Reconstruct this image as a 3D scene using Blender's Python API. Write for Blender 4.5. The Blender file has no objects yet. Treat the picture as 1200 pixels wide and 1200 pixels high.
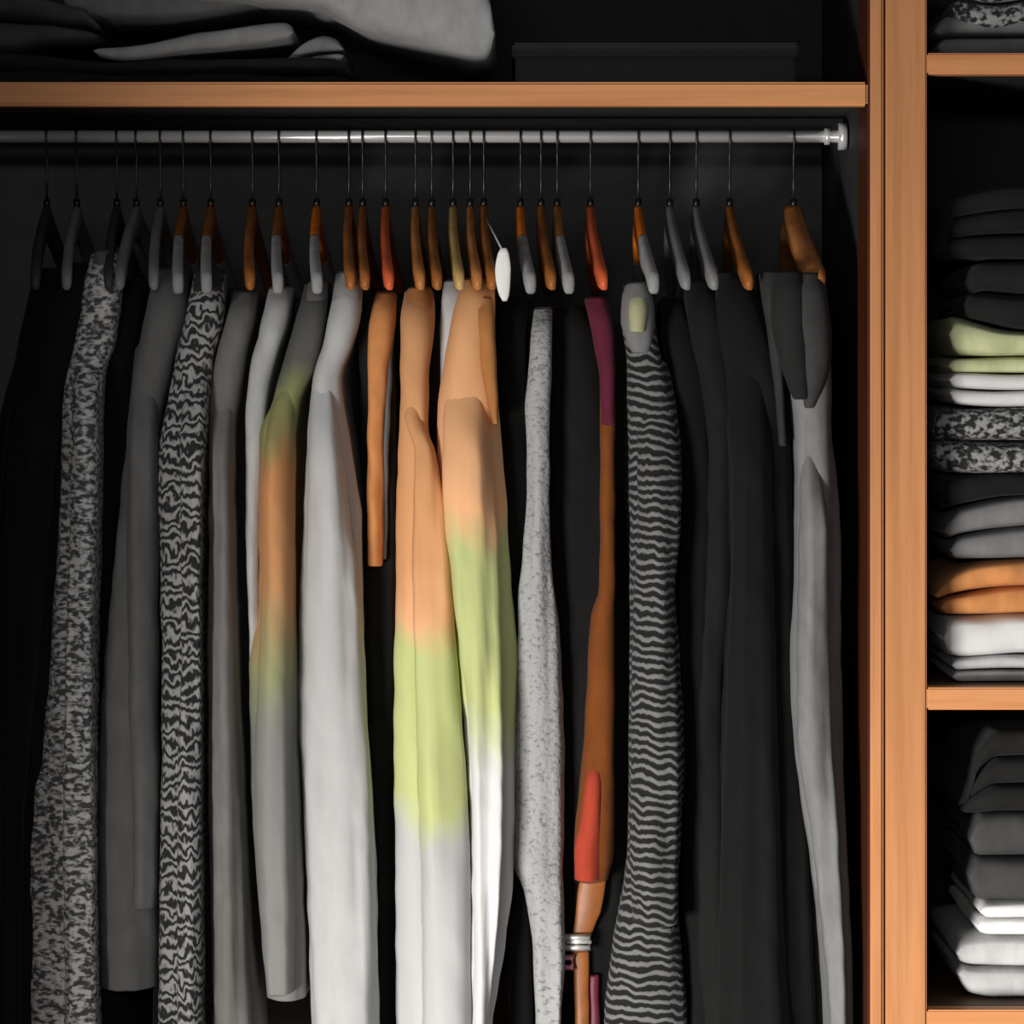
import bpy, bmesh, math, random
from mathutils import Vector, noise
C = bpy.context.scene.collection
SC = bpy.context.scene
random.seed(7)
PI = math.pi

# ------------------------------------------------------------------ camera, world, light, exposure
CAM_D, CAM_Z, HOR = 4.0, 1.52, 430     # camera distance from the cabinet front, eye height, row of the eye level
cam = bpy.data.cameras.new('camera'); cam.lens = 120; cam.sensor_width = 36; cam.shift_y = (HOR-600)/1200
camo = bpy.data.objects.new('camera', cam); C.objects.link(camo)
camo.location = (0, -CAM_D, CAM_Z); camo.rotation_euler = (PI/2, 0, 0)
SC.camera = camo
w = bpy.data.worlds.new('world'); SC.world = w; w.use_nodes = True
w.node_tree.nodes['Background'].inputs[0].default_value = (0.9, 0.95, 1, 1)
w.node_tree.nodes['Background'].inputs[1].default_value = 0.16
SC.view_settings.view_transform = 'Standard'; SC.view_settings.look = 'None'
SC.view_settings.gamma = 1; SC.view_settings.use_curve_mapping = False
SC.view_settings.exposure = 0.0

def area(name, loc, aim, sx, sy, power, col=(1, 1, 1), spread=PI):
    l = bpy.data.lights.new(name, 'AREA'); l.shape = 'RECTANGLE'; l.size = sx; l.size_y = sy
    l.energy = power; l.color = col; l.spread = spread
    o = bpy.data.objects.new(name, l); C.objects.link(o); o.location = loc
    o.rotation_euler = (Vector(aim)-Vector(loc)).to_track_quat('-Z', 'Y').to_euler()
    return o
area('room_lamp', (-1.34, -2.60, 0.45), (0.40, 0, 0.25), 0.7, 0.7, 36, (1, 0.97, 0.93), math.radians(80))

area('rail_highlight_strip', (-.34, -4.7, 1.95), (-.1, 0, 1.5), 1.1, 0.12, 16, (1, .97, .93))  # unseen strip light, added to put a highlight on the rail

# ------------------------------------------------------------------ helpers
def P(px, py, Y):                       # the point at depth Y seen at photo position px, py
    s = (CAM_D + Y)/CAM_D
    return Vector(((px-600)/1000*s, Y, CAM_Z + (HOR-py)/1000*s))

def tag(o, label=None, cat=None, group=None, kind=None):
    if label: o['label'] = label
    if cat: o['category'] = cat
    if group: o['group'] = group
    if kind: o['kind'] = kind
    return o

def thing(name, label, cat, loc, group=None):
    o = bpy.data.objects.new(name, None); C.objects.link(o); o.location = loc
    o.empty_display_size = 0.05
    return tag(o, label, cat, group)

def mesh_obj(name, verts, faces, mat, parent=None, smooth=True, label=None):
    """verts are world positions; they are stored relative to the top parent"""
    off = Vector((0, 0, 0)); p = parent
    while p is not None:
        off += p.location; p = p.parent
    me = bpy.data.meshes.new(name)
    me.from_pydata([tuple(Vector(v)-off) for v in verts], [], faces)
    bm = bmesh.new(); bm.from_mesh(me); bmesh.ops.recalc_face_normals(bm, faces=bm.faces); bm.to_mesh(me); bm.free()
    if smooth:
        me.polygons.foreach_set('use_smooth', [True]*len(me.polygons))
    me.materials.append(mat)
    o = bpy.data.objects.new(name, me); C.objects.link(o)
    if parent: o.parent = parent
    if label: o['label'] = label
    return o

def box(name, x0, x1, y0, y1, z0, z1, mat, parent=None, bev=0.0015, label=None):
    bm = bmesh.new(); bmesh.ops.create_cube(bm, size=1)
    for v in bm.verts:
        v.co = Vector(((x0+x1)/2 + v.co.x*(x1-x0), (y0+y1)/2 + v.co.y*(y1-y0), (z0+z1)/2 + v.co.z*(z1-z0)))
    if bev: bmesh.ops.bevel(bm, geom=bm.edges[:], offset=bev, segments=2, affect='EDGES')
    bm.verts.index_update()
    vs = [v.co.copy() for v in bm.verts]; fs = [[v.index for v in f.verts] for f in bm.faces]; bm.free()
    return mesh_obj(name, vs, fs, mat, parent, False, label)

def tube(name, pts, rad, mat, parent=None, n=8, label=None, closed=False):
    vs, fs = [], []; pts = [Vector(p) for p in pts]; m = len(pts); ref = None
    for i, p in enumerate(pts):
        a = pts[i-1] if (i or closed) else p; b = pts[(i+1) % m] if (i < m-1 or closed) else p
        t = (b-a).normalized()
        if ref is None: ref = Vector((1, 0, 0)) if abs(t.x) < .8 else Vector((0, 0, 1))
        u = (ref - t*ref.dot(t)).normalized(); v = t.cross(u); ref = u
        r = rad[i] if isinstance(rad, (list, tuple)) else rad
        vs += [p + (u*math.cos(2*PI*k/n) + v*math.sin(2*PI*k/n))*r for k in range(n)]
    for i in range(m if closed else m-1):
        for k in range(n):
            j = (i+1) % m
            fs.append([i*n+k, i*n+(k+1) % n, j*n+(k+1) % n, j*n+k])
    if not closed:
        fs.append(list(range(n))); fs.append([(m-1)*n+k for k in range(n)])
    return mesh_obj(name, vs, fs, mat, parent, True, label)

def interp(prof, q):
    """smooth (monotone-ish cubic) interpolation of rows (key, a, b)"""
    n = len(prof)
    if q <= prof[0][0]: return prof[0][1:]
    if q >= prof[-1][0]: return prof[-1][1:]
    for i in range(n-1):
        if prof[i][0] <= q <= prof[i+1][0]: break
    t = (q-prof[i][0])/(prof[i+1][0]-prof[i][0]); out = []
    h = prof[i+1][0]-prof[i][0]
    for c in range(1, len(prof[0])):
        a, b = prof[i][c], prof[i+1][c]
        d = (b-a)/h
        d0 = (a-prof[i-1][c])/(prof[i][0]-prof[i-1][0]) if i else d
        d1 = (prof[i+2][c]-b)/(prof[i+2][0]-prof[i+1][0]) if i < n-2 else d
        def lim(x, y): return 0 if x*y <= 0 else 2*x*y/(x+y)
        m0, m1 = (lim(d0, d) if i else d), (lim(d1, d) if i < n-2 else d)
        out.append((2*t**3-3*t*t+1)*a + (t**3-2*t*t+t)*h*m0 + (-2*t**3+3*t*t)*b + (t**3-t*t)*h*m1)
    return out
def sm(t): t = max(0, min(1, t)); return t*t*(3-2*t)

# ------------------------------------------------------------------ materials (all procedural)
def newmat(name, rough=.85, metal=0, spec=.3):
    m = bpy.data.materials.new(name); m.use_nodes = True
    nt = m.node_tree; b = nt.nodes['Principled BSDF']
    b.inputs['Roughness'].default_value = rough; b.inputs['Metallic'].default_value = metal
    b.inputs['Specular IOR Level'].default_value = spec
    return m, nt, b
def N(nt, typ, **kw):
    n = nt.nodes.new(typ)
    for k, v in kw.items():
        if k.startswith('i_'): n.inputs[k[2:].replace('_', ' ')].default_value = v
        else: setattr(n, k, v)
    return n
def coords(nt, scale):
    tc = N(nt, 'ShaderNodeTexCoord'); mp = N(nt, 'ShaderNodeMapping'); mp.inputs['Scale'].default_value = scale
    nt.links.new(tc.outputs['Object'], mp.inputs['Vector']); return mp.outputs['Vector']
def ramp(nt, fac, stops, interp='LINEAR'):
    r = N(nt, 'ShaderNodeValToRGB'); r.color_ramp.interpolation = interp
    e = r.color_ramp.elements
    while len(e) < len(stops): e.new(0.5)
    for k, (p, c) in enumerate(stops): e[k].position = p; e[k].color = (*c, 1)
    nt.links.new(fac, r.inputs['Fac']); return r.outputs['Color']
def noise_t(nt, vec, scale, detail=3, rough=.5):
    n = N(nt, 'ShaderNodeTexNoise'); n.inputs['Scale'].default_value = scale
    n.inputs['Detail'].default_value = detail; n.inputs['Roughness'].default_value = rough
    nt.links.new(vec, n.inputs['Vector']); return n.outputs['Fac']
def bump(nt, b, h, strength, dist=.001):
    bp = N(nt, 'ShaderNodeBump'); bp.inputs['Strength'].default_value = strength; bp.inputs['Distance'].default_value = dist
    nt.links.new(h, bp.inputs['Height']); nt.links.new(bp.outputs['Normal'], b.inputs['Normal'])
def sc(c, k): return tuple(min(1, x*k) for x in c)

def fabric(name, col, var=.12, weave=700, sheen=.03, bs=.25):
    m, nt, b = newmat(name, .9, 0, .15)
    v = coords(nt, (1, 1, .45))
    n = noise_t(nt, v, 60, 4)
    nt.links.new(ramp(nt, n, [(.3, sc(col, 1-var)), (.7, sc(col, 1+var))]), b.inputs['Base Color'])
    bump(nt, b, noise_t(nt, coords(nt, (1, 1, 1)), weave, 2), bs, .001)
    b.inputs['Sheen Weight'].default_value = sheen; b.inputs['Sheen Roughness'].default_value = .5
    return m
def bandtone(name, stops, z0, z1):
    """cloth with tones painted in soft bands down its length; stops in 0..1 from z0 (top) to z1"""
    m, nt, b = newmat(name, .9, 0, .15)
    tc = N(nt, 'ShaderNodeTexCoord'); sx = N(nt, 'ShaderNodeSeparateXYZ')
    nt.links.new(tc.outputs['Object'], sx.inputs[0])
    mr = N(nt, 'ShaderNodeMapRange'); mr.inputs['From Min'].default_value = z0; mr.inputs['From Max'].default_value = z1
    nt.links.new(sx.outputs['Z'], mr.inputs['Value'])
    nn = noise_t(nt, coords(nt, (1, 1, .5)), 14, 3)
    ad = N(nt, 'ShaderNodeMath', operation='MULTIPLY_ADD'); ad.inputs[1].default_value = .14
    nt.links.new(nn, ad.inputs[0]); nt.links.new(mr.outputs[0], ad.inputs[2])
    sb = N(nt, 'ShaderNodeMath', operation='SUBTRACT'); sb.inputs[1].default_value = .07
    nt.links.new(ad.outputs[0], sb.inputs[0])
    nt.links.new(ramp(nt, sb.outputs[0], stops), b.inputs['Base Color'])
    bump(nt, b, noise_t(nt, coords(nt, (1, 1, 1)), 700, 2), .25, .001)
    b.inputs['Sheen Weight'].default_value = .03
    return m
def tweed(name, dark, light, sx=110, sz=170, lo=.42, hi=.6, bs=.8):
    m, nt, b = newmat(name, .95, 0, .1)
    n = noise_t(nt, coords(nt, (sx, sx, sz)), 1, 1.5, .6)
    nt.links.new(ramp(nt, n, [(lo, dark), (hi, light)]), b.inputs['Base Color'])
    bump(nt, b, n, bs, .003); b.inputs['Sheen Weight'].default_value = .05
    return m
def stripes(name, dark, light, period, wob=2.2, nscale=30, lo=.35, hi=.65, slant=0):
    m, nt, b = newmat(name, .95, 0, .1)
    tc = N(nt, 'ShaderNodeTexCoord'); sx = N(nt, 'ShaderNodeSeparateXYZ'); nt.links.new(tc.outputs['Object'], sx.inputs[0])
    k = N(nt, 'ShaderNodeMath', operation='MULTIPLY'); k.inputs[1].default_value = 2*PI/period; nt.links.new(sx.outputs['Z'], k.inputs[0])
    ks = N(nt, 'ShaderNodeMath', operation='MULTIPLY_ADD'); ks.inputs[1].default_value = slant; nt.links.new(sx.outputs['X'], ks.inputs[0]); nt.links.new(k.outputs[0], ks.inputs[2])
    nn = noise_t(nt, coords(nt, (nscale, nscale, nscale*.6)), 1, 2)
    a = N(nt, 'ShaderNodeMath', operation='MULTIPLY_ADD'); a.inputs[1].default_value = wob*2*PI
    nt.links.new(nn, a.inputs[0]); nt.links.new(ks.outputs[0], a.inputs[2])
    s = N(nt, 'ShaderNodeMath', operation='SINE'); nt.links.new(a.outputs[0], s.inputs[0])
    h = N(nt, 'ShaderNodeMath', operation='MULTIPLY_ADD'); h.inputs[1].default_value = .5; h.inputs[2].default_value = .5
    nt.links.new(s.outputs[0], h.inputs[0])
    nt.links.new(ramp(nt, h.outputs[0], [(lo, dark), (hi, light)]), b.inputs['Base Color'])
    bump(nt, b, h.outputs[0], .5, .003); b.inputs['Sheen Weight'].default_value = .05
    return m
def wood(name, c1, c2, axis='Z', rough=.5, fine=1.0):
    m, nt, b = newmat(name, rough, 0, .3)
    s = {'X': (1.5, 40, 40), 'Y': (40, 1.5, 40), 'Z': (40, 40, 1.5)}[axis]
    v = coords(nt, tuple(x*fine for x in s))
    n = noise_t(nt, v, 1.6, 5, .6)
    nt.links.new(ramp(nt, n, [(.3, c1), (.55, c2), (.75, sc(c2, 1.12))]), b.inputs['Base Color'])
    bump(nt, b, n, .12, .001)
    return m
def plain(name, col, rough=.6, metal=0, var=.08, nsc=25):
    m, nt, b = newmat(name, rough, metal, .3)
    n = noise_t(nt, coords(nt, (1, 1, 1)), nsc, 3)
    nt.links.new(ramp(nt, n, [(.3, sc(col, 1-var)), (.7, sc(col, 1+var))]), b.inputs['Base Color'])
    return m

OAK = (.66, .29, .115); OAKD = (.52, .21, .075)
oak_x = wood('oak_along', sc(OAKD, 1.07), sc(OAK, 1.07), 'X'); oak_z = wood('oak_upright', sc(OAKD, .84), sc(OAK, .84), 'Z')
oak_shaded = wood('shaded_oak', (.04, .008, .002), (.07, .016, .004), 'Z')
board = plain('charcoal_board', (.03, .03, .031), .7); lining = plain('grey_lining', (.11, .11, .112), .85)
chrome = plain('satin_chrome', (.95, .95, .95), .2, .5, .02)
steel = plain('dark_steel_wire', (.05, .05, .05), .35, .9, .02)
wall_m = plain('wall_paint', (.35, .34, .32), .9); floor_m = wood('floor_boards', (.10, .06, .035), (.16, .09, .05), 'X')

# ------------------------------------------------------------------ setting
tag(box('floor', -2.4, 2.4, -4.2, .78, -.05, 0, floor_m, bev=0), kind='structure')
tag(box('wall_back', -2.4, 2.4, .64, .78, 0, 2.6, wall_m, bev=0), kind='structure')

# ------------------------------------------------------------------ hanging wardrobe
Z = lambda py: CAM_Z + (HOR-py)/1000
X = lambda px: (px-600)/1000
wr = thing('wardrobe', 'open wardrobe with charcoal lining, oak front edges and a chrome hanging rail full of clothes', 'wardrobe', (-.15, .31, 0))
XL = -.745; XR = X(1036)
box('back_panel', XL+.02, XR-.018, .60, .62, .08, Z(115), lining, wr, label='dark grey back panel of the hanging space')
box('back_panel', XL+.02, XR-.018, .60, .62, Z(115), 2.28, board, wr)
box('side_panel', XL, XL+.02, 0, .62, 0, 2.30, board, wr)
box('side_panel', X(1020), XR-.0005, 0.118, .62, 0, 2.30, board, wr)
box('front_edge', X(1020), XR-.0005, 0, 0.118, 0, 2.30, oak_z, wr, .003, 'oak front edge strip of the right side panel')
box('side_shade', X(1020)-.003, X(1020), .003, .117, 0, 2.30, oak_shaded, wr, .001, 'inner side strip with shade painted dark red-brown')  # darker copy of the oak; shade of the inner face painted in
sh = box('shelf', XL+.02, X(1020)-.0005, .028, .60, Z(114), Z(98), board, wr)
box('edge_band', XL+.02, X(1017), .0, .028, Z(124), Z(96), oak_x, sh, .003, 'oak front edge of the hat shelf')
box('top_panel', XL+.02, X(1020), .0, .62, 2.28, 2.30, board, wr)
box('base_panel', XL+.02, X(1020)-.003, .02, .60, .08, .10, board, wr)
box('plinth', XL+.02, X(1020)-.003, .05, .07, 0, .08, board, wr)
dr = box('shade_panel', XL, XL+.02, -.85, -.004, .09, 2.29, board, wr, label='charcoal panel out of view, added to shade the left end')  # added out of view and sized so its shadow darkens the left end
tube('added_handle', [(XL+.02, -.80, 1.0), (XL+.045, -.80, 1.0), (XL+.045, -.80, 1.2), (XL+.02, -.80, 1.2)], .006, chrome, dr)
RY = .26; RZ = P(0, 160, RY).z
rl = tube('hanging_rail', [(XL+.02, RY, RZ), (X(1020)-.003, RY, RZ)], .0078, chrome, wr, 20, 'polished chrome rail')
for x0, x1 in ((XL+.02, XL+.03), (X(1020)-.013, X(1020)-.003)):
    tube('rail_socket', [(x0, RY, RZ), (x1, RY, RZ)], .017, chrome, rl, 20)
tube('rail_collar', [(P(966, 160, RY).x, RY, RZ), (P(972, 160, RY).x, RY, RZ)], .0105, chrome, rl, 20)

# ------------------------------------------------------------------ shelf unit on the right
su = thing('shelf_unit', 'oak-fronted shelf unit with dark recesses holding stacks of folded clothes', 'shelf unit', (.66, .31, 0))
SX0, SX1 = X(1038), X(1480)
box('front_stile', SX0, X(1086), 0, .022, 0, 2.30, oak_z, su, .002, 'broad oak front stile')
box('side_panel', SX0, X(1080), .022, .62, 0, 2.30, board, su)
box('front_stile', SX1, SX1+.045, 0, .022, 0, 2.30, oak_z, su, .002, 'broad oak front stile')
box('side_panel', SX1+.006, SX1+.045, .022, .62, 0, 2.30, board, su)
box('back_panel', X(1080), SX1+.006, .60, .62, 0, 2.30, board, su)
SHELF = {}
for key, t, b_ in (('top', 62, 87), ('mid', 806, 832), ('low', 1184, 1210), ('floor', 1270, 1300), ('lid', -340, -320)):
    s_ = box('shelf', X(1080), SX1+.006, .03, .60, Z(b_-2), Z(t), plain('shelf_board', (.09, .05, .025), .6) if key in ('mid', 'low') else board, su)
    box('edge_band', X(1086)+.0003, SX1-.0003, .001, .03, Z(b_), Z(t), oak_x, s_, .002, 'oak front edge')
    SHELF[key] = Z(t)

# ------------------------------------------------------------------ hangers
HM = {'oak': wood('hanger_oak', (.33, .12, .03), (.50, .20, .06), 'Y', .4),
      'brown': wood('hanger_brown', (.22, .075, .015), (.36, .125, .03), 'Y', .4),
      'orange': wood('hanger_highlight', (.62, .14, .01), (.85, .21, .015), 'Y', .4),  # highlights on the wood painted in as saturated orange
      'red': wood('hanger_red', (.50, .09, .03), (.68, .13, .045), 'Y', .4),
      'tan': wood('hanger_tan', (.42, .28, .09), (.58, .38, .14), 'Y', .4),
      'black': plain('hanger_black', (.05, .05, .05), .5), 'grey': plain('hanger_grey', (.22, .22, .22), .5)}
felt = fabric('grey_felt', (.30, .30, .30))
def arm(s0, s1, grow=0, thick=.0058):
    """rounded wooden bar following the shoulder line, local coords (rail centre = origin)"""
    n, m = 26, 10; vs, fs = [], []
    for i in range(n+1):
        s = s0 + (s1-s0)*i/n; a = abs(s)/.19
        zc = -.088-.019-.082*a**1.15; h = .019-.007*a + .004*math.exp(-(s/.02)**2) + grow; t = thick*(1+.15*a)+grow
        yaw = .012*a*a                              # the ends bend a little forward
        if i in (0, n): h *= .6; t *= .6
        for k in range(m):
            q = 2*PI*k/m; cx, cz = math.cos(q), math.sin(q)
            e = lambda c: math.copysign(abs(c)**.6, c)
            vs.append(Vector((yaw + t*e(cx), s, zc + h*e(cz))))
    for i in range(n):
        for k in range(m): fs.append([i*m+k, i*m+(k+1) % m, (i+1)*m+(k+1) % m, (i+1)*m+k])
    fs += [list(range(m)), [n*m+k for k in range(m)]]
    return vs, fs
protos = {}
def copy_tree(o, parent=None):
    c = o.copy(); C.objects.link(c); c.parent = parent
    for ch in list(o.children): copy_tree(ch, c)
    return c
def hanger(px, kind, label, felted=False, thick=.0058, yaw=0, grp=None):
    key = (kind, felted, thick)
    loc = Vector((P(px, 160, RY).x, RY, RZ))
    if key not in protos:
        r = thing('clothes_hanger', label, 'hanger', (0, 0, 0)); protos[key] = r
        mesh_obj('shoulder_bar', *arm(-.19, .19, 0, thick), HM[kind], r)
        R = .0102
        pts = [(0, R*math.cos(a), R*math.sin(a)) for a in [math.radians(-35 + 23*k) for k in range(10)]]
        pts += [(0, -R*.8, -R*1.0), (0, -R*.25, -R*1.9), (0, 0, -R*2.8), (0, 0, -.05), (0, 0, -.088)]
        tube('hook', pts, .0015, steel, r, 8, 'steel wire hook')
        tube('ferrule', [(0, 0, -.078), (0, 0, -.088)], .0042, steel, r, 10)
        if felted:
            for s0, s1 in ((-.1925, -.085), (.085, .1925)):
                mesh_obj('shoulder_pad', *arm(s0, s1, .0006, thick-.0004), felt, r, label='grey felt pad over the wooden arm')
    else:
        r = copy_tree(protos[key])
    r.location = loc; r.rotation_euler = (0, 0, yaw); r['label'] = label; r['category'] = 'hanger'
    r['group'] = 'clothes hangers along the chrome rail'
    return r

# ------------------------------------------------------------------ garments
def loft(name, prof, mat, parent, yf=.08, hx=None, ytop=None, yb=.50, fold=1.0, seed=0, thin=.011, run=60, open_top=True, hem=True, label=None, step=11, capr=.035, depth=.10, soft=False):
    """cloth form lofted down rows (py, left, right): rounded front, thin sheet behind"""
    top, bot = prof[0][0], prof[-1][0]
    rows = max(6, int((bot-top)/step)); vs, fs = [], []
    us = [0, .06, .16, .3, .5, .75, 1.0]
    ytop = yf if ytop is None else ytop
    for i in range(rows+1):
        py = top + (bot-top)*i/rows
        L, R = interp(prof, py)
        e = min(1, (py-top)/run); y0 = ytop + (yf-ytop)*(sm(e) if soft else math.sqrt(max(0, 1-(1-e)**2)))
        a = P(L, py, y0+.035); b = P(R, py, y0+.035)
        cx = (a.x+b.x)/2; wd = max(.0015, (b.x-a.x)/2); z = a.z
        bx = P(hx, py, RY).x if hx is not None else cx
        r = min(capr, max(.008, wd*1.15)); sl = []
        for u in us: sl.append((y0+r*u, math.sqrt(max(0, 1-(1-u)**2))))
        D = min(depth, (yb-y0)*.5); 
        y = y0+r
        for k in range(1, 4): sl.append((y+(D-r*.5)*k/3, 1.0 - .06*k/3))
        y1 = sl[-1][0]; t0 = min(thin, wd*.9)/wd
        for k in range(1, 6): q = k/5; sl.append((y1 + .09*q, .94 + (t0-.94)*sm(q)))
        y2 = sl[-1][0]
        if yb > y2+.01:
            for k in range(1, 4): sl.append((y2+(yb-y2)*k/3, t0*(1-.35*k/3)))
        hang = sm((py-top)/260)
        left, right = [], []
        for yy, h in sl:
            f = sm((yy-y0-.04)/.22); c = cx + (bx-cx)*f
            for sd, lst in ((-1, left), (1, right)):
                x = c + sd*wd*h
                nx = noise.noise(Vector((yy*16+seed, z*2.2, sd*3+seed*1.7)))
                x += fold*.0035*hang*nx*min(1, wd/.02)
                ny = noise.noise(Vector((x*75+seed*3.1, z*2.4, seed)))*.011*hang
                nw = noise.noise(Vector((x*45+z*22, z*20, seed+9)))*.003
                nb = noise.noise(Vector((x*20, z*9+seed, seed+4)))*.007
                front = 1-sm((yy-y0)/.09)
                lst.append(Vector((x + nw*.5, yy + fold*(ny+nw+nb)*front, z + .0*h)))
        ring = left[1:][::-1] + [(left[0]+right[0])/2] + right[1:]
        vs += ring; m = len(ring)
    for i in range(rows):
        for k in range(m):
            fs.append([i*m+k, i*m+(k+1) % m, (i+1)*m+(k+1) % m, (i+1)*m+k])
    # neck opening: the rim rolls in and down; hem the same, turned up
    for base, dz, on in ((0, -.02, open_top), (rows*m, .012, hem)):
        rim = vs[base:base+m]; cen = sum(rim, Vector())/m
        if on:
            st = len(vs)
            for p in rim: vs.append(Vector((cen.x+(p.x-cen.x)*.8, cen.y+(p.y-cen.y)*.97, p.z + (0.004 if base == 0 else -.002))))
            st2 = len(vs)
            for p in rim: vs.append(Vector((cen.x+(p.x-cen.x)*.55, cen.y+(p.y-cen.y)*.93, p.z+dz)))
            for k in range(m):
                fs.append([base+k, base+(k+1) % m, st+(k+1) % m, st+k]); fs.append([st+k, st+(k+1) % m, st2+(k+1) % m, st2+k])
            base = st2; 
        cid = len(vs); rr = vs[base:base+m]; vs.append(sum(rr, Vector())/m)
        for k in range(m): fs.append([base+k, base+(k+1) % m, cid])
    return mesh_obj(name, vs, fs, mat, parent, True, label)

K = dict(
    black=fabric('black_wool', (.005, .005, .005)), soft=fabric('soft_black', (.009, .009, .009)),
    ink=fabric('ink_wool', (.007, .007, .007)), char=fabric('charcoal_wool', (.13, .13, .13)),
    chlight=fabric('charcoal_lapel', (.032, .032, .032)),
    grey=fabric('grey_wool', (.18, .175, .165)), lgrey=fabric('pale_grey_cotton', (.46, .46, .46)),
    greysh=fabric('grey_flannel', (.185, .185, .185)), greyshade2=fabric('shaded_collar', (.018, .018, .018)), greycol=fabric('grey_flannel_shaded', (.045, .045, .045)),  # the two darkest greys paint shade onto the shirt top and collar
    white=fabric('white_cotton', (.41, .41, .41), .04), whiteshade=fabric('white_cotton_shaded', (.24, .24, .24)),  # second white is darkened for the collar: painted shade
    camel=fabric('camel_knit', (.55, .23, .08)), rust=fabric('rust_wool', (.16, .046, .009)), red=fabric('red_wool', (.34, .045, .022)),
    brown=fabric('shaded_tan_cotton', (.38, .16, .05)), burg=fabric('burgundy_wool', (.10, .014, .03)),  # collar brown is the tan cloth with its shadow painted in
    beige=fabric('pale_lining', (.34, .34, .20)), ribgrey=fabric('grey_rib', (.17, .17, .17)), dkbrown=fabric('dark_brown_cotton', (.03, .013, .006)))
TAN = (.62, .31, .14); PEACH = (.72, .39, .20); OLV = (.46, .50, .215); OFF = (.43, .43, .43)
K['lightband1'] = bandtone('light_banded_tan', [(.0, sc(TAN, .85)), (.30, TAN), (.38, PEACH), (.42, OLV), (.60, OLV), (.66, OFF)], -.02, -1.0)  # warm bounce and fall of light painted into the shirt colour
K['lightband2'] = bandtone('light_banded_peach', [(.0, sc(TAN, 1.0)), (.22, PEACH), (.27, sc(PEACH, 1.1)), (.32, OLV), (.50, OLV), (.57, sc(OFF, 1.35))], -.02, -1.0)  # same painted light gradient, starting from peach
K['taupe'] = bandtone('taupe_wool', [(.0, (.07, .07, .07)), (.09, (.10, .10, .09)), (.14, (.22, .24, .10)), (.19, (.30, .26, .11)), (.24, (.56, .25, .10)), (.38, (.54, .27, .12)), (.46, (.30, .31, .16)), (.55, (.23, .23, .22))], -.0, -1.0)
K['tweed'] = tweed('grey_tweed', (.08, .08, .08), (.62, .62, .62), 95, 190)
K['boucle'] = stripes('zigzag_knit', (.03, .03, .03), (.36, .36, .36), .0135, 3.0, 75, .25, .85)
K['fleck'] = tweed('pale_flecked_knit', (.17, .17, .17), (.33, .33, .33), 120, 190, .28, .46)
K['stripe'] = stripes('striped_knit', (.015, .015, .015), (.165, .165, .165), .0112, 1.7, 40, .42, .85, 60)
K['boldknit'] = tweed('marled_knit', (.025, .025, .025), (.30, .30, .30), 120, 140, .44, .6)

def G(name, label, cat, hx, body, mat, hk, hlabel, yf=.08, sleeve=None, smat=None, collar=None, cmat=None, group=None, hargs={}, fold=1.0, seed=None, extra=(), yb=.45, cyf=None, pre_rows=True):
    seed = hx*.37 if seed is None else seed
    top = P(hx, body[0][0], RY)
    g = thing(name, label, cat, (top.x, RY, top.z), group)
    part = 'body' if cat != 'scarf' else 'cloth'
    loft(part, body, K[mat], g, yf, hx, min(.15, yf+.06), yb, fold, seed)
    if sleeve:
        t0 = body[0][0]; pre = []
        for f in (.0, .4, .75):
            py = t0+14+(sleeve[0][0]-t0-14)*f; L, R = interp(body, py); W = R-L
            if pre_rows and sleeve[0][0]-py > 18: pre.append((py, L+(.40-.26*f)*W, R-(.40-.26*f)*W))
        sleeve = pre + list(sleeve)
        loft('sleeve', sleeve, K[smat or mat], g, yf-.034, None, yf+.05, yf+.08, fold*1.2, seed+5, depth=.05, run=210, soft=True)
    if collar: loft('collar', collar, K[cmat or mat], g, cyf or yf+.012, None, cyf or yf+.045, (cyf or yf)+.09, .5, seed+8, depth=.04, run=50)
    for nm, pr, mt, y_, lab in extra: loft(nm, pr, K[mt], g, y_, None, y_+.02, y_+.06, .6, seed+11, depth=.03, run=40, label=lab)
    hanger(hx, hk, hlabel, **hargs)
    return g
COATS = 'clothes hanging on the rail'
G('coat', 'black coat at the far left end of the rail, lost in shadow', 'coat', 55,
  [(318, 42, 72), (350, 34, 74), (420, 18, 74), (500, -2, 70), (700, -15, 66), (1000, -25, 62), (1330, -30, 62)], 'black', 'black',
  'black hanger nearest the dark left end of the rail', .10, [(430, 18, 60), (600, 0, 52), (900, -12, 44), (1000, -14, 40)])
G('coat', 'dark charcoal coat second from the left, with a long sloping shoulder', 'coat', 90,
  [(312, 84, 116), (340, 70, 114), (400, 45, 100), (470, 22, 86), (520, 11, 80), (700, 6, 74), (1000, 2, 70), (1330, 0, 70)], 'ink', 'grey',
  'dark grey hanger second from the left', .085, [(440, 30, 76), (560, 12, 64), (800, 4, 46), (1000, 0, 30), (1330, -5, 26)])
G('tweed_coat', 'long grey flecked tweed coat in the shadows at left', 'coat', 137,
  [(300, 108, 142), (340, 98, 142), (400, 88, 134), (440, 77, 121), (600, 72, 117), (700, 64, 114), (800, 55, 113), (870, 44, 112), (1000, 35, 114), (1200, 31, 118), (1330, 30, 120)],
  'tweed', 'black', 'black hanger carrying the grey flecked tweed coat', .075,
  [(415, 90, 119), (600, 86, 116), (800, 80, 112), (1000, 76, 114), (1250, 78, 117)], collar=[(298, 112, 136), (340, 104, 134), (400, 96, 126), (430, 98, 116)], cmat='char')
G('jacket', 'narrow black jacket squeezed between the tweed coat and the charcoal coat', 'jacket', 160,
  [(330, 142, 168), (400, 130, 160), (500, 120, 150), (700, 114, 140), (1000, 113, 135), (1330, 113, 135)], 'black', 'grey',
  'grey hanger just right of the tweed coat, leaning forward', .125, hargs=dict(yaw=-.06))
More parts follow.
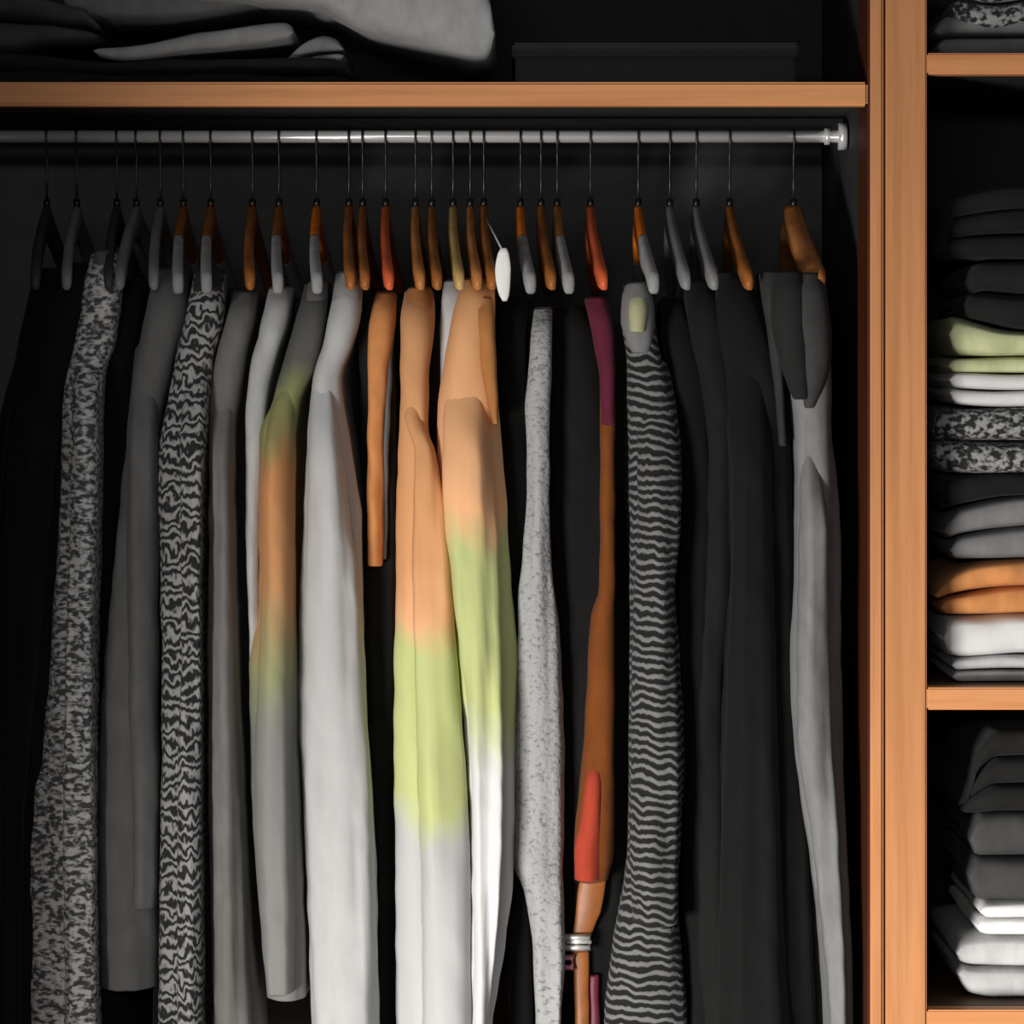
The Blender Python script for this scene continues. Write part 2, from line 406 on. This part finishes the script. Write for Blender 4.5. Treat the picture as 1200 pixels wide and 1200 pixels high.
G('coat', 'charcoal grey coat just left of the zigzag cardigan, ending above the frame bottom', 'coat', 188,
  [(318, 182, 222), (360, 172, 220), (420, 160, 205), (500, 150, 190), (600, 141, 188), (700, 131, 187), (780, 123, 186), (900, 117, 186), (1060, 116, 186), (1155, 118, 184)],
  'char', 'grey', 'grey hanger carrying the charcoal coat left of the zigzag cardigan', .09,
  [(410, 160, 190), (500, 153, 186), (650, 148, 186), (800, 150, 186), (1000, 158, 186), (1060, 158, 184)])
G('jacket', 'black jacket hidden behind the zigzag cardigan', 'jacket', 215,
  [(330, 202, 232), (420, 186, 225), (600, 181, 215), (1330, 180, 220)], 'black', 'brown',
  'brown wooden hanger with felt pads, first of the brown ones from the left', .14, hargs=dict(felted=True))
G('cardigan', 'black and pale grey zigzag knit cardigan', 'cardigan', 247,
  [(322, 228, 264), (370, 218, 263), (420, 206, 251), (480, 195, 246), (540, 183, 242), (620, 185, 239), (700, 189, 237), (800, 191, 237), (1000, 191, 238), (1200, 188, 238), (1330, 187, 239)],
  'boucle', 'brown', 'brown wooden hanger carrying the zigzag knit cardigan', .07,
  [(430, 216, 247), (540, 214, 241), (700, 217, 237), (900, 212, 238), (1250, 208, 238)], collar=[(318, 232, 262), (350, 225, 262), (400, 220, 252), (425, 224, 244)], cmat='chlight', hargs=dict(felted=True))
G('coat', 'plain mid grey coat between the zigzag cardigan and the taupe jacket', 'coat', 296,
  [(345, 274, 304), (400, 260, 292), (440, 249, 284), (500, 246, 275), (700, 246, 278), (900, 246, 286), (1050, 246, 291), (1130, 247, 298), (1200, 246, 308), (1330, 245, 320)],
  'grey', 'brown', 'brown wooden hanger carrying the plain mid grey coat', .085,
  [(420, 254, 284), (500, 250, 272), (700, 252, 275), (900, 252, 282), (1100, 252, 290), (1280, 252, 304)])
G('shirt', 'pale grey shirt, a narrow strip behind the taupe jacket', 'shirt', 327,
  [(340, 316, 345), (380, 307, 338), (430, 295, 322), (480, 290, 313), (600, 290, 306), (700, 293, 306), (900, 300, 330), (1100, 315, 335)], 'lgrey', 'brown',
  'brown wooden hanger with felt pads carrying the narrow pale grey shirt', .10, hargs=dict(felted=True))
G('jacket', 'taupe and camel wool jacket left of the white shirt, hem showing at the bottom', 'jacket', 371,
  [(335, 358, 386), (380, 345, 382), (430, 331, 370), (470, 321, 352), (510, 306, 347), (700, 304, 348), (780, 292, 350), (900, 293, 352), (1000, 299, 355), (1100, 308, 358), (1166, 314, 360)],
  'taupe', 'orange', 'wooden hanger with highlights painted orange, carrying the taupe wool jacket', .075,
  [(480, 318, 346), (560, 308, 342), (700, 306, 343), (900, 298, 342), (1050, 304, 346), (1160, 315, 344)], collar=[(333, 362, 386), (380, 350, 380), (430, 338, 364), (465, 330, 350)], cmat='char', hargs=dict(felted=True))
G('shirt', 'long white shirt, the broadest pale garment left of centre', 'shirt', 409,
  [(330, 392, 425), (360, 388, 424), (400, 380, 416), (440, 368, 401), (500, 361, 409), (560, 358, 419), (620, 356, 426), (700, 352, 426), (800, 350, 428), (900, 353, 435), (1000, 358, 442), (1200, 366, 446), (1330, 368, 450)],
  'white', 'brown', 'brown wooden hanger carrying the long white shirt', .07,
  [(425, 371, 390), (500, 363, 398), (600, 359, 411), (700, 355, 422), (850, 355, 430), (1000, 361, 438), (1200, 369, 443), (1290, 370, 445)],
  collar=[(322, 394, 424), (360, 389, 424), (400, 382, 412), (440, 374, 392)], cmat='whiteshade')
G('jacket', 'black jacket behind the camel scarf', 'jacket', 425,
  [(348, 416, 446), (400, 420, 462), (500, 425, 464), (700, 425, 463), (900, 430, 464), (1330, 430, 470)], 'soft', 'brown', 'brown wooden hanger of the black jacket beside the white shirt', .125)
G('scarf', 'camel knit scarf folded lengthwise over a hanger', 'scarf', 452,
  [(346, 441, 466), (385, 433, 463), (440, 432, 455), (520, 432, 450), (640, 432, 450), (660, 433, 449)], 'camel', 'red', 'reddish wooden hanger carrying the camel scarf', .10, yb=.40,
  extra=(('folded_edge', [(375, 446, 464), (440, 446, 460), (560, 444, 456), (652, 444, 454)], 'char', .112, 'dark edge of the scarf'),))
G('shirt', 'shirt with its light gradient coloured tan, olive and white, left one of the two at centre', 'shirt', 487,
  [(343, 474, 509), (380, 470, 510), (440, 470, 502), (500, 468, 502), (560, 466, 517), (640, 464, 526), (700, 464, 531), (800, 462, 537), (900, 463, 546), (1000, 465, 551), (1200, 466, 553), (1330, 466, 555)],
  'lightband1', 'oak', 'light brown wooden hanger carrying the left banded shirt', .075,
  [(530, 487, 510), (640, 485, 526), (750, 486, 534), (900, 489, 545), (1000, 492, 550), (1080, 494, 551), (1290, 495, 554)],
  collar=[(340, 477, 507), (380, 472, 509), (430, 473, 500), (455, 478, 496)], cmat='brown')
G('jacket', 'black jacket peeping out between the two banded shirts', 'jacket', 506,
  [(355, 500, 530), (400, 498, 527), (480, 496, 524), (560, 500, 524), (1330, 508, 540)], 'ink', 'brown', 'brown wooden hanger of the black jacket between the banded shirts', .12)
G('shirt', 'white shirt behind the right banded shirt, only its collar edge showing', 'shirt', 531,
  [(332, 521, 548), (380, 516, 540), (430, 513, 532), (480, 511, 528), (1330, 525, 560)], 'lgrey', 'tan', 'pale tan wooden hanger left of the peach banded shirt', .115)
G('shirt', 'shirt with its light gradient coloured peach, olive and white, broader right one of the two at centre', 'shirt', 551,
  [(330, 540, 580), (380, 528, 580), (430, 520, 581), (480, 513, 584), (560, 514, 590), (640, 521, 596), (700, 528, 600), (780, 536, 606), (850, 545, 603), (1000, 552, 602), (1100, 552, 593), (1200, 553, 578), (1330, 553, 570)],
  'lightband2', 'oak', 'light brown wooden hanger carrying the peach banded shirt', .06,
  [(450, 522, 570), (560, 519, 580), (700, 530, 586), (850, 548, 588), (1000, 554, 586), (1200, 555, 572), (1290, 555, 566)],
  extra=(('collar', [(352, 556, 578), (390, 559, 581), (440, 565, 583), (495, 577, 585)], 'brown', .055, 'collar back with its shadow coloured brown'),))
G('cardigan', 'dark brown cardigan mostly hidden behind the peach banded shirt', 'cardigan', 567,
  [(350, 558, 586), (400, 562, 588), (460, 567, 590), (600, 572, 596), (1330, 575, 595)], 'dkbrown', 'brown', 'brown wooden hanger beside the white swing tag', .15)
G('jacket', 'black jacket between the peach banded shirt and the flecked sweater', 'jacket', 610,
  [(352, 588, 618), (420, 583, 616), (560, 588, 620), (700, 598, 618), (1000, 600, 622), (1330, 594, 628)], 'black', 'orange', 'wooden hanger with highlights painted orange, right of the white swing tag', .115, hargs=dict(felted=True))
G('sweater', 'pale grey flecked sweater with a bulging sleeve right of centre', 'sweater', 634,
  [(364, 625, 647), (420, 620, 647), (480, 615, 645), (560, 617, 644), (640, 613, 646), (700, 607, 651), (740, 606, 656), (830, 602, 660), (900, 599, 661), (960, 600, 660), (1018, 601, 657), (1036, 611, 658), (1066, 618, 659), (1104, 624, 660), (1200, 627, 656), (1330, 629, 655)],
  'fleck', 'brown', 'brown wooden hanger carrying the pale flecked sweater', .07, seed=3.3)
G('jacket', 'charcoal black jacket between the flecked sweater and the rust scarf', 'jacket', 653,
  [(362, 646, 690), (400, 646, 705), (500, 646, 716), (700, 650, 735), (900, 660, 735), (1000, 660, 733), (1330, 660, 720)], 'ink', 'oak', 'light brown wooden hanger with felt pads, left of the rust scarf\'s hanger', .115, hargs=dict(felted=True))
G('scarf', 'long rust wool scarf folded lengthwise with a red lower end', 'scarf', 692,
  [(356, 686, 712), (400, 696, 718), (440, 703, 720), (500, 703, 720), (690, 702, 720), (725, 692, 720), (800, 688, 720), (900, 681, 720), (1000, 672, 719), (1029, 672, 712)],
  'rust', 'red', 'reddish orange wooden hanger carrying the rust scarf', .075, yb=.40, fold=.5,
  extra=(('neck_fold', [(352, 684, 712), (400, 695, 719), (450, 703, 720), (496, 704, 720)], 'burg', .07, 'dark burgundy top fold'),
         ('red_end', [(890, 688, 703), (920, 685, 704), (960, 679, 704), (1000, 673, 705), (1027, 673, 704)], 'red', .071, 'bright red end panel')))
G('sweater', 'black and grey horizontally striped sweater', 'sweater', 748,
  [(335, 729, 764), (380, 729, 767), (420, 734, 775), (450, 735, 784), (490, 735, 793), (520, 737, 798), (580, 738, 799), (640, 739, 794), (700, 738, 790), (760, 738, 796), (900, 736, 801), (1000, 735, 797), (1050, 728, 793), (1100, 718, 798), (1200, 709, 806), (1330, 704, 812)],
  'stripe', 'orange', 'wooden hanger with highlights painted orange, carrying the striped sweater', .07,
  [(430, 744, 782), (520, 746, 797), (600, 748, 797), (700, 743, 789), (900, 740, 799), (1000, 739, 795), (1080, 742, 794)],
  extra=(('collar', [(335, 733, 757), (350, 728, 764), (374, 727, 767), (396, 732, 765), (412, 739, 760)], 'ribgrey', .06, 'plain grey ribbed collar'),
         ('neck_lining', [(345, 738, 756), (364, 735, 759), (388, 737, 755)], 'beige', .052, 'small pale beige patch at the neck')), hargs=dict(felted=True))
G('coat', 'black coat directly right of the striped sweater', 'coat', 785,
  [(352, 774, 802), (400, 776, 814), (470, 786, 832), (580, 796, 838), (800, 800, 836), (1330, 806, 842)], 'black', 'grey', 'plain grey hanger right of the striped sweater', .10)
G('coat', 'black coat second to the right of the striped sweater', 'coat', 816,
  [(332, 800, 840), (400, 806, 852), (500, 822, 862), (640, 824, 860), (830, 812, 846), (1000, 815, 850), (1330, 822, 872)], 'soft', 'grey', 'grey hanger with a brown tip, second to the right of the striped sweater', .09)
G('coat', 'broad soft black coat beside the plain grey shirt at right', 'coat', 855,
  [(322, 840, 880), (400, 834, 902), (500, 836, 926), (700, 846, 930), (900, 836, 938), (1000, 835, 947), (1330, 830, 962)], 'ink', 'brown', 'brown wooden hanger carrying the broad black coat', .085,
  [(450, 850, 900), (600, 856, 905), (800, 850, 912), (1000, 846, 918), (1250, 842, 930)],
  extra=(('lapel', [(322, 890, 910), (370, 896, 916), (440, 905, 917), (520, 912, 920)], 'chlight', .07, 'charcoal lapel'),))
G('shirt', 'plain grey flannel shirt at the right end of the rail', 'shirt', 930,
  [(328, 906, 966), (360, 902, 970), (410, 908, 974), (460, 926, 974), (510, 931, 974), (560, 933, 980), (650, 933, 984), (700, 931, 984), (760, 927, 984), (850, 930, 986), (940, 940, 988), (1000, 950, 991), (1060, 958, 994), (1130, 965, 997), (1200, 970, 999), (1330, 973, 1000)],
  'greysh', 'oak', 'thick light brown wooden hanger at the right end of the rail', .055,
  [(420, 941, 946), (480, 939, 950), (540, 937, 958), (620, 936, 970), (700, 935, 972), (850, 934, 974), (1000, 953, 982), (1200, 972, 992), (1290, 976, 994)],
  extra=(('shaded_top', [(324, 924, 966), (360, 922, 971), (410, 926, 974), (450, 932, 966), (476, 940, 952)], 'greycol', .05, 'shirt top with shade painted in dark grey'),
         ('collar', [(322, 904, 942), (370, 902, 946), (420, 911, 946), (466, 928, 944)], 'greyshade2', .046, 'collar with shade painted in')), hargs=dict(thick=.013), pre_rows=False)

# swing tag on a string
tg = thing('swing_tag', 'small white oval swing tag hanging by a string among the hangers', 'tag', P(588, 262, .10))
pr = [(292, 586, 594), (300, 583, 597), (318, 581, 599), (335, 582, 599), (348, 585, 597), (353, 588, 594)]
loft('card', pr, fabric('white_card', (.80, .80, .78), .05), tg, .06, None, None, .068, .15, 2, open_top=False, hem=False, step=6, capr=.003, depth=.004)
a = P(578, 275, .19); tube('string', [P(567, 250, .24), P(578, 272, .12), P(590, 296, .064)], .0012, plain('string', (.5, .5, .48)), tg, 6)

# brown belt with a pale buckle below the scarf
leather = plain('brown_leather', (.25, .085, .022), .45, 0, .15, 60); leatherd = plain('burgundy_leather', (.11, .014, .03), .5)
bt = thing('belt', 'brown leather belt with a pale metal buckle hanging below the rust scarf', 'belt', P(690, 1010, .12))
loft('strap', [(700, 706, 718), (1000, 690, 712), (1040, 676, 708), (1062, 675, 704), (1080, 672, 696), (1098, 666, 691)], leather, bt, .105, None, None, .112, .1, 4, capr=.004, depth=.004, label='gathered upper strap')
loft('strap', [(1112, 668, 690), (1135, 672, 690), (1200, 673, 690), (1330, 673, 691)], leather, bt, .105, None, None, .112, .1, 5, capr=.004, depth=.004)
loft('strap_lining', [(1140, 690, 702), (1200, 690, 702), (1240, 691, 701)], leatherd, bt, .11, None, None, .116, .1, 6, capr=.004, depth=.004, label='dark burgundy strap end')
pale = plain('pale_metal', (.85, .84, .80), .3, .6)
f = lambda x, y: P(x, y, .10)
tube('buckle', [f(662, 1098), f(691, 1098), f(691, 1111), f(662, 1111)], .0042, pale, bt, 8, closed=True)
tube('prong', [f(664, 1104), f(693, 1103.7)], .0026, pale, bt, 8)
tube('keeper', [f(658, 1122), f(671, 1122), f(671, 1134), f(658, 1134)], .0045, plain('dusty_pink_leather', (.52, .2, .26), .5), bt, 8, 'dusty pink keeper loop', True)

# ------------------------------------------------------------------ folded clothes
def fold_mesh(cols, y0, y1, seed, rows=14, wav=.003):
    """soft slab lofted along columns (px, top, bottom): rounded folds at the front, wavering top"""
    x0, x1 = cols[0][0], cols[-1][0]; n = max(14, int((x1-x0)/5)); vs, fs = [], []
    for i in range(n+1):
        px = x0 + (x1-x0)*i/n; t, b_ = interp(cols, px); e = min(i, n-i)/1.7
        k = 1 if e >= 1 else math.sqrt(max(.02, 1-(1-e)**2))
        A, B = P(px, t, y0+.02), P(px, b_, y0+.02); zc, h = (A.z+B.z)/2, (A.z-B.z)/2*k
        m = rows*2; r = min(h*1.1, .03)
        for q in range(m):
            a = 2*PI*q/m; ca, sa = math.cos(a), math.sin(a)
            yy = -math.copysign(abs(ca)**.36, ca); zz = math.copysign(abs(sa)**.42, sa)
            y = (y0+y1)/2 + yy*(y1-y0)/2
            p = Vector((A.x, y, zc + zz*h))
            up = max(0, zz)
            p.z += noise.noise(Vector((p.x*14, p.y*9, seed)))*wav*(.3+up) * k
            p.y += noise.noise(Vector((p.x*22, p.z*60, seed+3)))*wav*1.6
            p.x += noise.noise(Vector((p.z*70, p.y*9, seed+7)))*wav*1.3
            vs.append(p)
    for i in range(n):
        for q in range(m): fs.append([i*m+q, i*m+(q+1) % m, (i+1)*m+(q+1) % m, (i+1)*m+q])
    fs += [list(range(m)), [n*m+q for q in range(m)]]
    return vs, fs
def folded(name, label, cat, cols, mats, y0=.1, depth=.30, layers=2, seed=1, group=None, wav=.003, jit=5):
    x = sum(c[0] for c in cols)/len(cols); b_ = max(c[2] for c in cols)
    o = thing(name, label, cat, (P(x, b_, y0).x, y0+depth/2, P(x, b_, y0+.02).z), group)
    rnd = random.Random(seed)
    for k in range(layers):
        f0, f1 = k/layers, (k+1)/layers
        d = rnd.uniform(0, jit)
        cc = [(c[0]+d*(1 if i == 0 else 0), c[1]+(c[2]-c[1])*f0 - .6, c[1]+(c[2]-c[1])*f1 + .6) for i, c in enumerate(cols)]
        mt = mats[k % len(mats)] if isinstance(mats, (list, tuple)) else mats
        vs, fs = fold_mesh(cc, y0 + rnd.uniform(0, .008), y0+depth, seed+k*2.3, wav=wav)
        mesh_obj('fold', vs, fs, mt, o)
    return o
GR = 'folded clothes stacked in the shelf unit'
cream = fabric('cream_cotton', (.50, .53, .30)); whitef = fabric('white_folded', (.68, .68, .67), .05)
rustf = fabric('rust_knit_folded', (.60, .25, .085)); lg = fabric('light_grey_knit', (.54, .54, .54)); bright = fabric('bright_white_cotton', (.86, .86, .85), .04); mg = fabric('mid_grey_knit', (.06, .06, .06))
dk = fabric('dark_knit_a', (.014, .014, .014)); dk2 = fabric('dark_knit_b', (.010, .010, .010)); dk3 = fabric('dark_knit_c', (.18, .18, .18))
E = 1430
q = 'folded_garment'
yb_ = 798.6
folded(q, 'light grey folded top at the bottom of the middle stack', 'folded clothes', [(1110, 772, yb_), (1150, 769, yb_), (1210, 767, yb_), (E, 766, yb_)], lg, .06, .3, 2, 11, GR)
folded(q, 'thick white folded sweater under the rust one', 'folded clothes', [(1102, 726, 768), (1130, 721, 771), (1200, 720, 767), (E, 720, 766)], [whitef, whitef], .06, .3, 1, 12, GR)
folded(q, 'rust brown folded sweater in the middle stack', 'folded clothes', [(1090, 690, 719), (1112, 674, 720), (1145, 662, 720), (1200, 655, 719), (E, 652, 719)], rustf, .06, .3, 2, 13, GR, jit=14)
folded(q, 'charcoal folded sweater on top of the rust one', 'folded clothes', [(1104, 612, 655), (1128, 596, 655), (1170, 584, 655), (1220, 578, 654), (E, 576, 652)], dk3, .06, .3, 2, 14, GR, jit=12)
folded(q, 'thin black folded top under the marled knit', 'folded clothes', [(1098, 558, 600), (1130, 556, 590), (1180, 555, 582), (E, 555, 577)], dk2, .06, .3, 1, 15, GR)
folded(q, 'black and grey marled knit folded in the middle stack', 'folded clothes', [(1090, 488, 548), (1115, 478, 555), (1200, 478, 556), (E, 478, 556)], K['boldknit'], .06, .3, 2, 16, GR)
folded(q, 'white folded shirt with a cream upper fold above the marled knit', 'folded clothes', [(1106, 422, 468), (1125, 419, 474), (1200, 418, 477), (E, 418, 477)], [cream, whitef, whitef], .06, .3, 3, 17, GR)
folded(q, 'cream folded shirt sloping at the top of the pale ones', 'folded clothes', [(1110, 372, 414), (1130, 374, 418), (1180, 386, 418), (1240, 390, 418), (E, 392, 418)], cream, .06, .3, 1, 18, GR)
folded(q, 'dark folded sweater lying on the cream shirt', 'folded clothes', [(1126, 322, 372), (1150, 308, 376), (1200, 304, 387), (E, 300, 391)], dk, .06, .3, 2, 19, GR, jit=10)
folded(q, 'dark folded sweater topmost of the middle stack', 'folded clothes', [(1097, 280, 302), (1110, 240, 304), (1140, 225, 304), (1190, 217, 304), (E, 214, 300)], dk2, .06, .3, 3, 20, GR, jit=14)
folded(q, 'light grey knit folded at the bottom of the low stack', 'folded clothes', [(1118, 1102, 1150), (1140, 1097, 1165), (1165, 1095, 1169), (E, 1095, 1169)], [lg, fabric('pale_grey_knit', (.50, .50, .50))], .06, .3, 2, 21, GR)
folded(q, 'white folded shirt between the grey knits of the low stack', 'folded clothes', [(1142, 1058, 1092), (1160, 1056, 1095), (E, 1056, 1095)], bright, .06, .3, 2, 22, GR)
folded(q, 'mid grey thick folded knit in the low stack', 'folded clothes', [(1132, 958, 1050), (1150, 952, 1056), (E, 950, 1056)], mg, .06, .3, 2, 23, GR)
folded(q, 'black bulky folded coat topmost of the low stack', 'folded clothes', [(1122, 930, 953), (1145, 880, 953), (1169, 855, 951), (E, 848, 950)], dk, .06, .3, 3, 24, GR, jit=14)
folded(q, 'dark folded top lying on the uppermost shelf', 'folded clothes', [(1092, 30, 66), (1110, 20, 69), (E, 18, 69)], dk3, .06, .3, 2, 25, GR)
folded(q, 'marled grey knit lying on the dark top of the uppermost shelf', 'folded clothes', [(1112, -20, 22), (1135, -30, 34), (1160, -30, 40), (1200, -30, 30), (E, -34, 19)], K['boldknit'], .06, .3, 2, 26, GR)

# hat shelf above the rail
GS = 'clothes heaped on the hat shelf'
folded(q, 'dark charcoal folded trousers lying at the bottom of the hat shelf heap', 'folded clothes', [(-40, 60, 103.7), (60, 66, 103.7), (150, 72, 103.7), (280, 68, 103.7), (390, 70, 103.7), (412, 82, 103.7)], dk, .05, .34, 2, 31, GS)
folded(q, 'grey folded trouser leg forming a pale band on the hat shelf', 'folded clothes', [(112, 56, 66), (150, 54, 72), (200, 46, 67), (240, 36, 62), (300, 28, 55), (332, 27, 50), (346, 33, 46)], fabric('grey_trousers', (.27, .27, .27)), .045, .32, 1, 32, GS)
folded(q, 'dark grey rolled knit beside the pale band on the hat shelf', 'folded clothes', [(330, 66, 86), (352, 52, 86), (378, 40, 84), (396, 46, 76), (404, 56, 70)], fabric('rolled_knit', (.19, .19, .19)), .06, .25, 2, 33, GS, jit=14)
folded(q, 'dark grey sweater heaped at the left end of the hat shelf', 'folded clothes', [(-50, -10, 62), (10, -20, 62), (40, -5, 56), (70, 5, 52), (100, 12, 50), (118, 30, 48)], fabric('heap_dark', (.06, .06, .06)), .06, .33, 2, 34, GS, wav=.006)
folded(q, 'grey blanket folded over the top of the hat shelf heap', 'folded clothes', [(70, -50, 12), (100, -55, 24), (180, -55, 26), (250, -58, 20), (300, -60, 10), (345, -60, 6)], fabric('grey_blanket', (.15, .15, .15)), .07, .32, 2, 35, GS)
folded('blanket', 'light grey blanket sloping down to the right on the hat shelf', 'blanket', [(225, -60, 2), (330, -62, 8), (380, -62, 15), (420, -60, 36), (480, -58, 54), (530, -56, 68), (558, -50, 76), (573, -20, 72), (580, 20, 62)], fabric('light_grey_blanket', (.36, .36, .36)), .04, .34, 1, 36)
bx = thing('storage_box', 'flat dark storage box on the right half of the hat shelf', 'box', (P(768, 104, .15).x, .30, Z(98)))
a, b_ = P(600, 50, .12), P(936, 50, .12)
bm_ = plain('dark_card', (.04, .04, .04), .7)
box('box_body', a.x+.004, b_.x-.004, .124, .45, Z(98), a.z-.016, bm_, bx, .003)
box('lid', a.x, b_.x, .12, .454, a.z-.02, a.z, bm_, bx, .003)
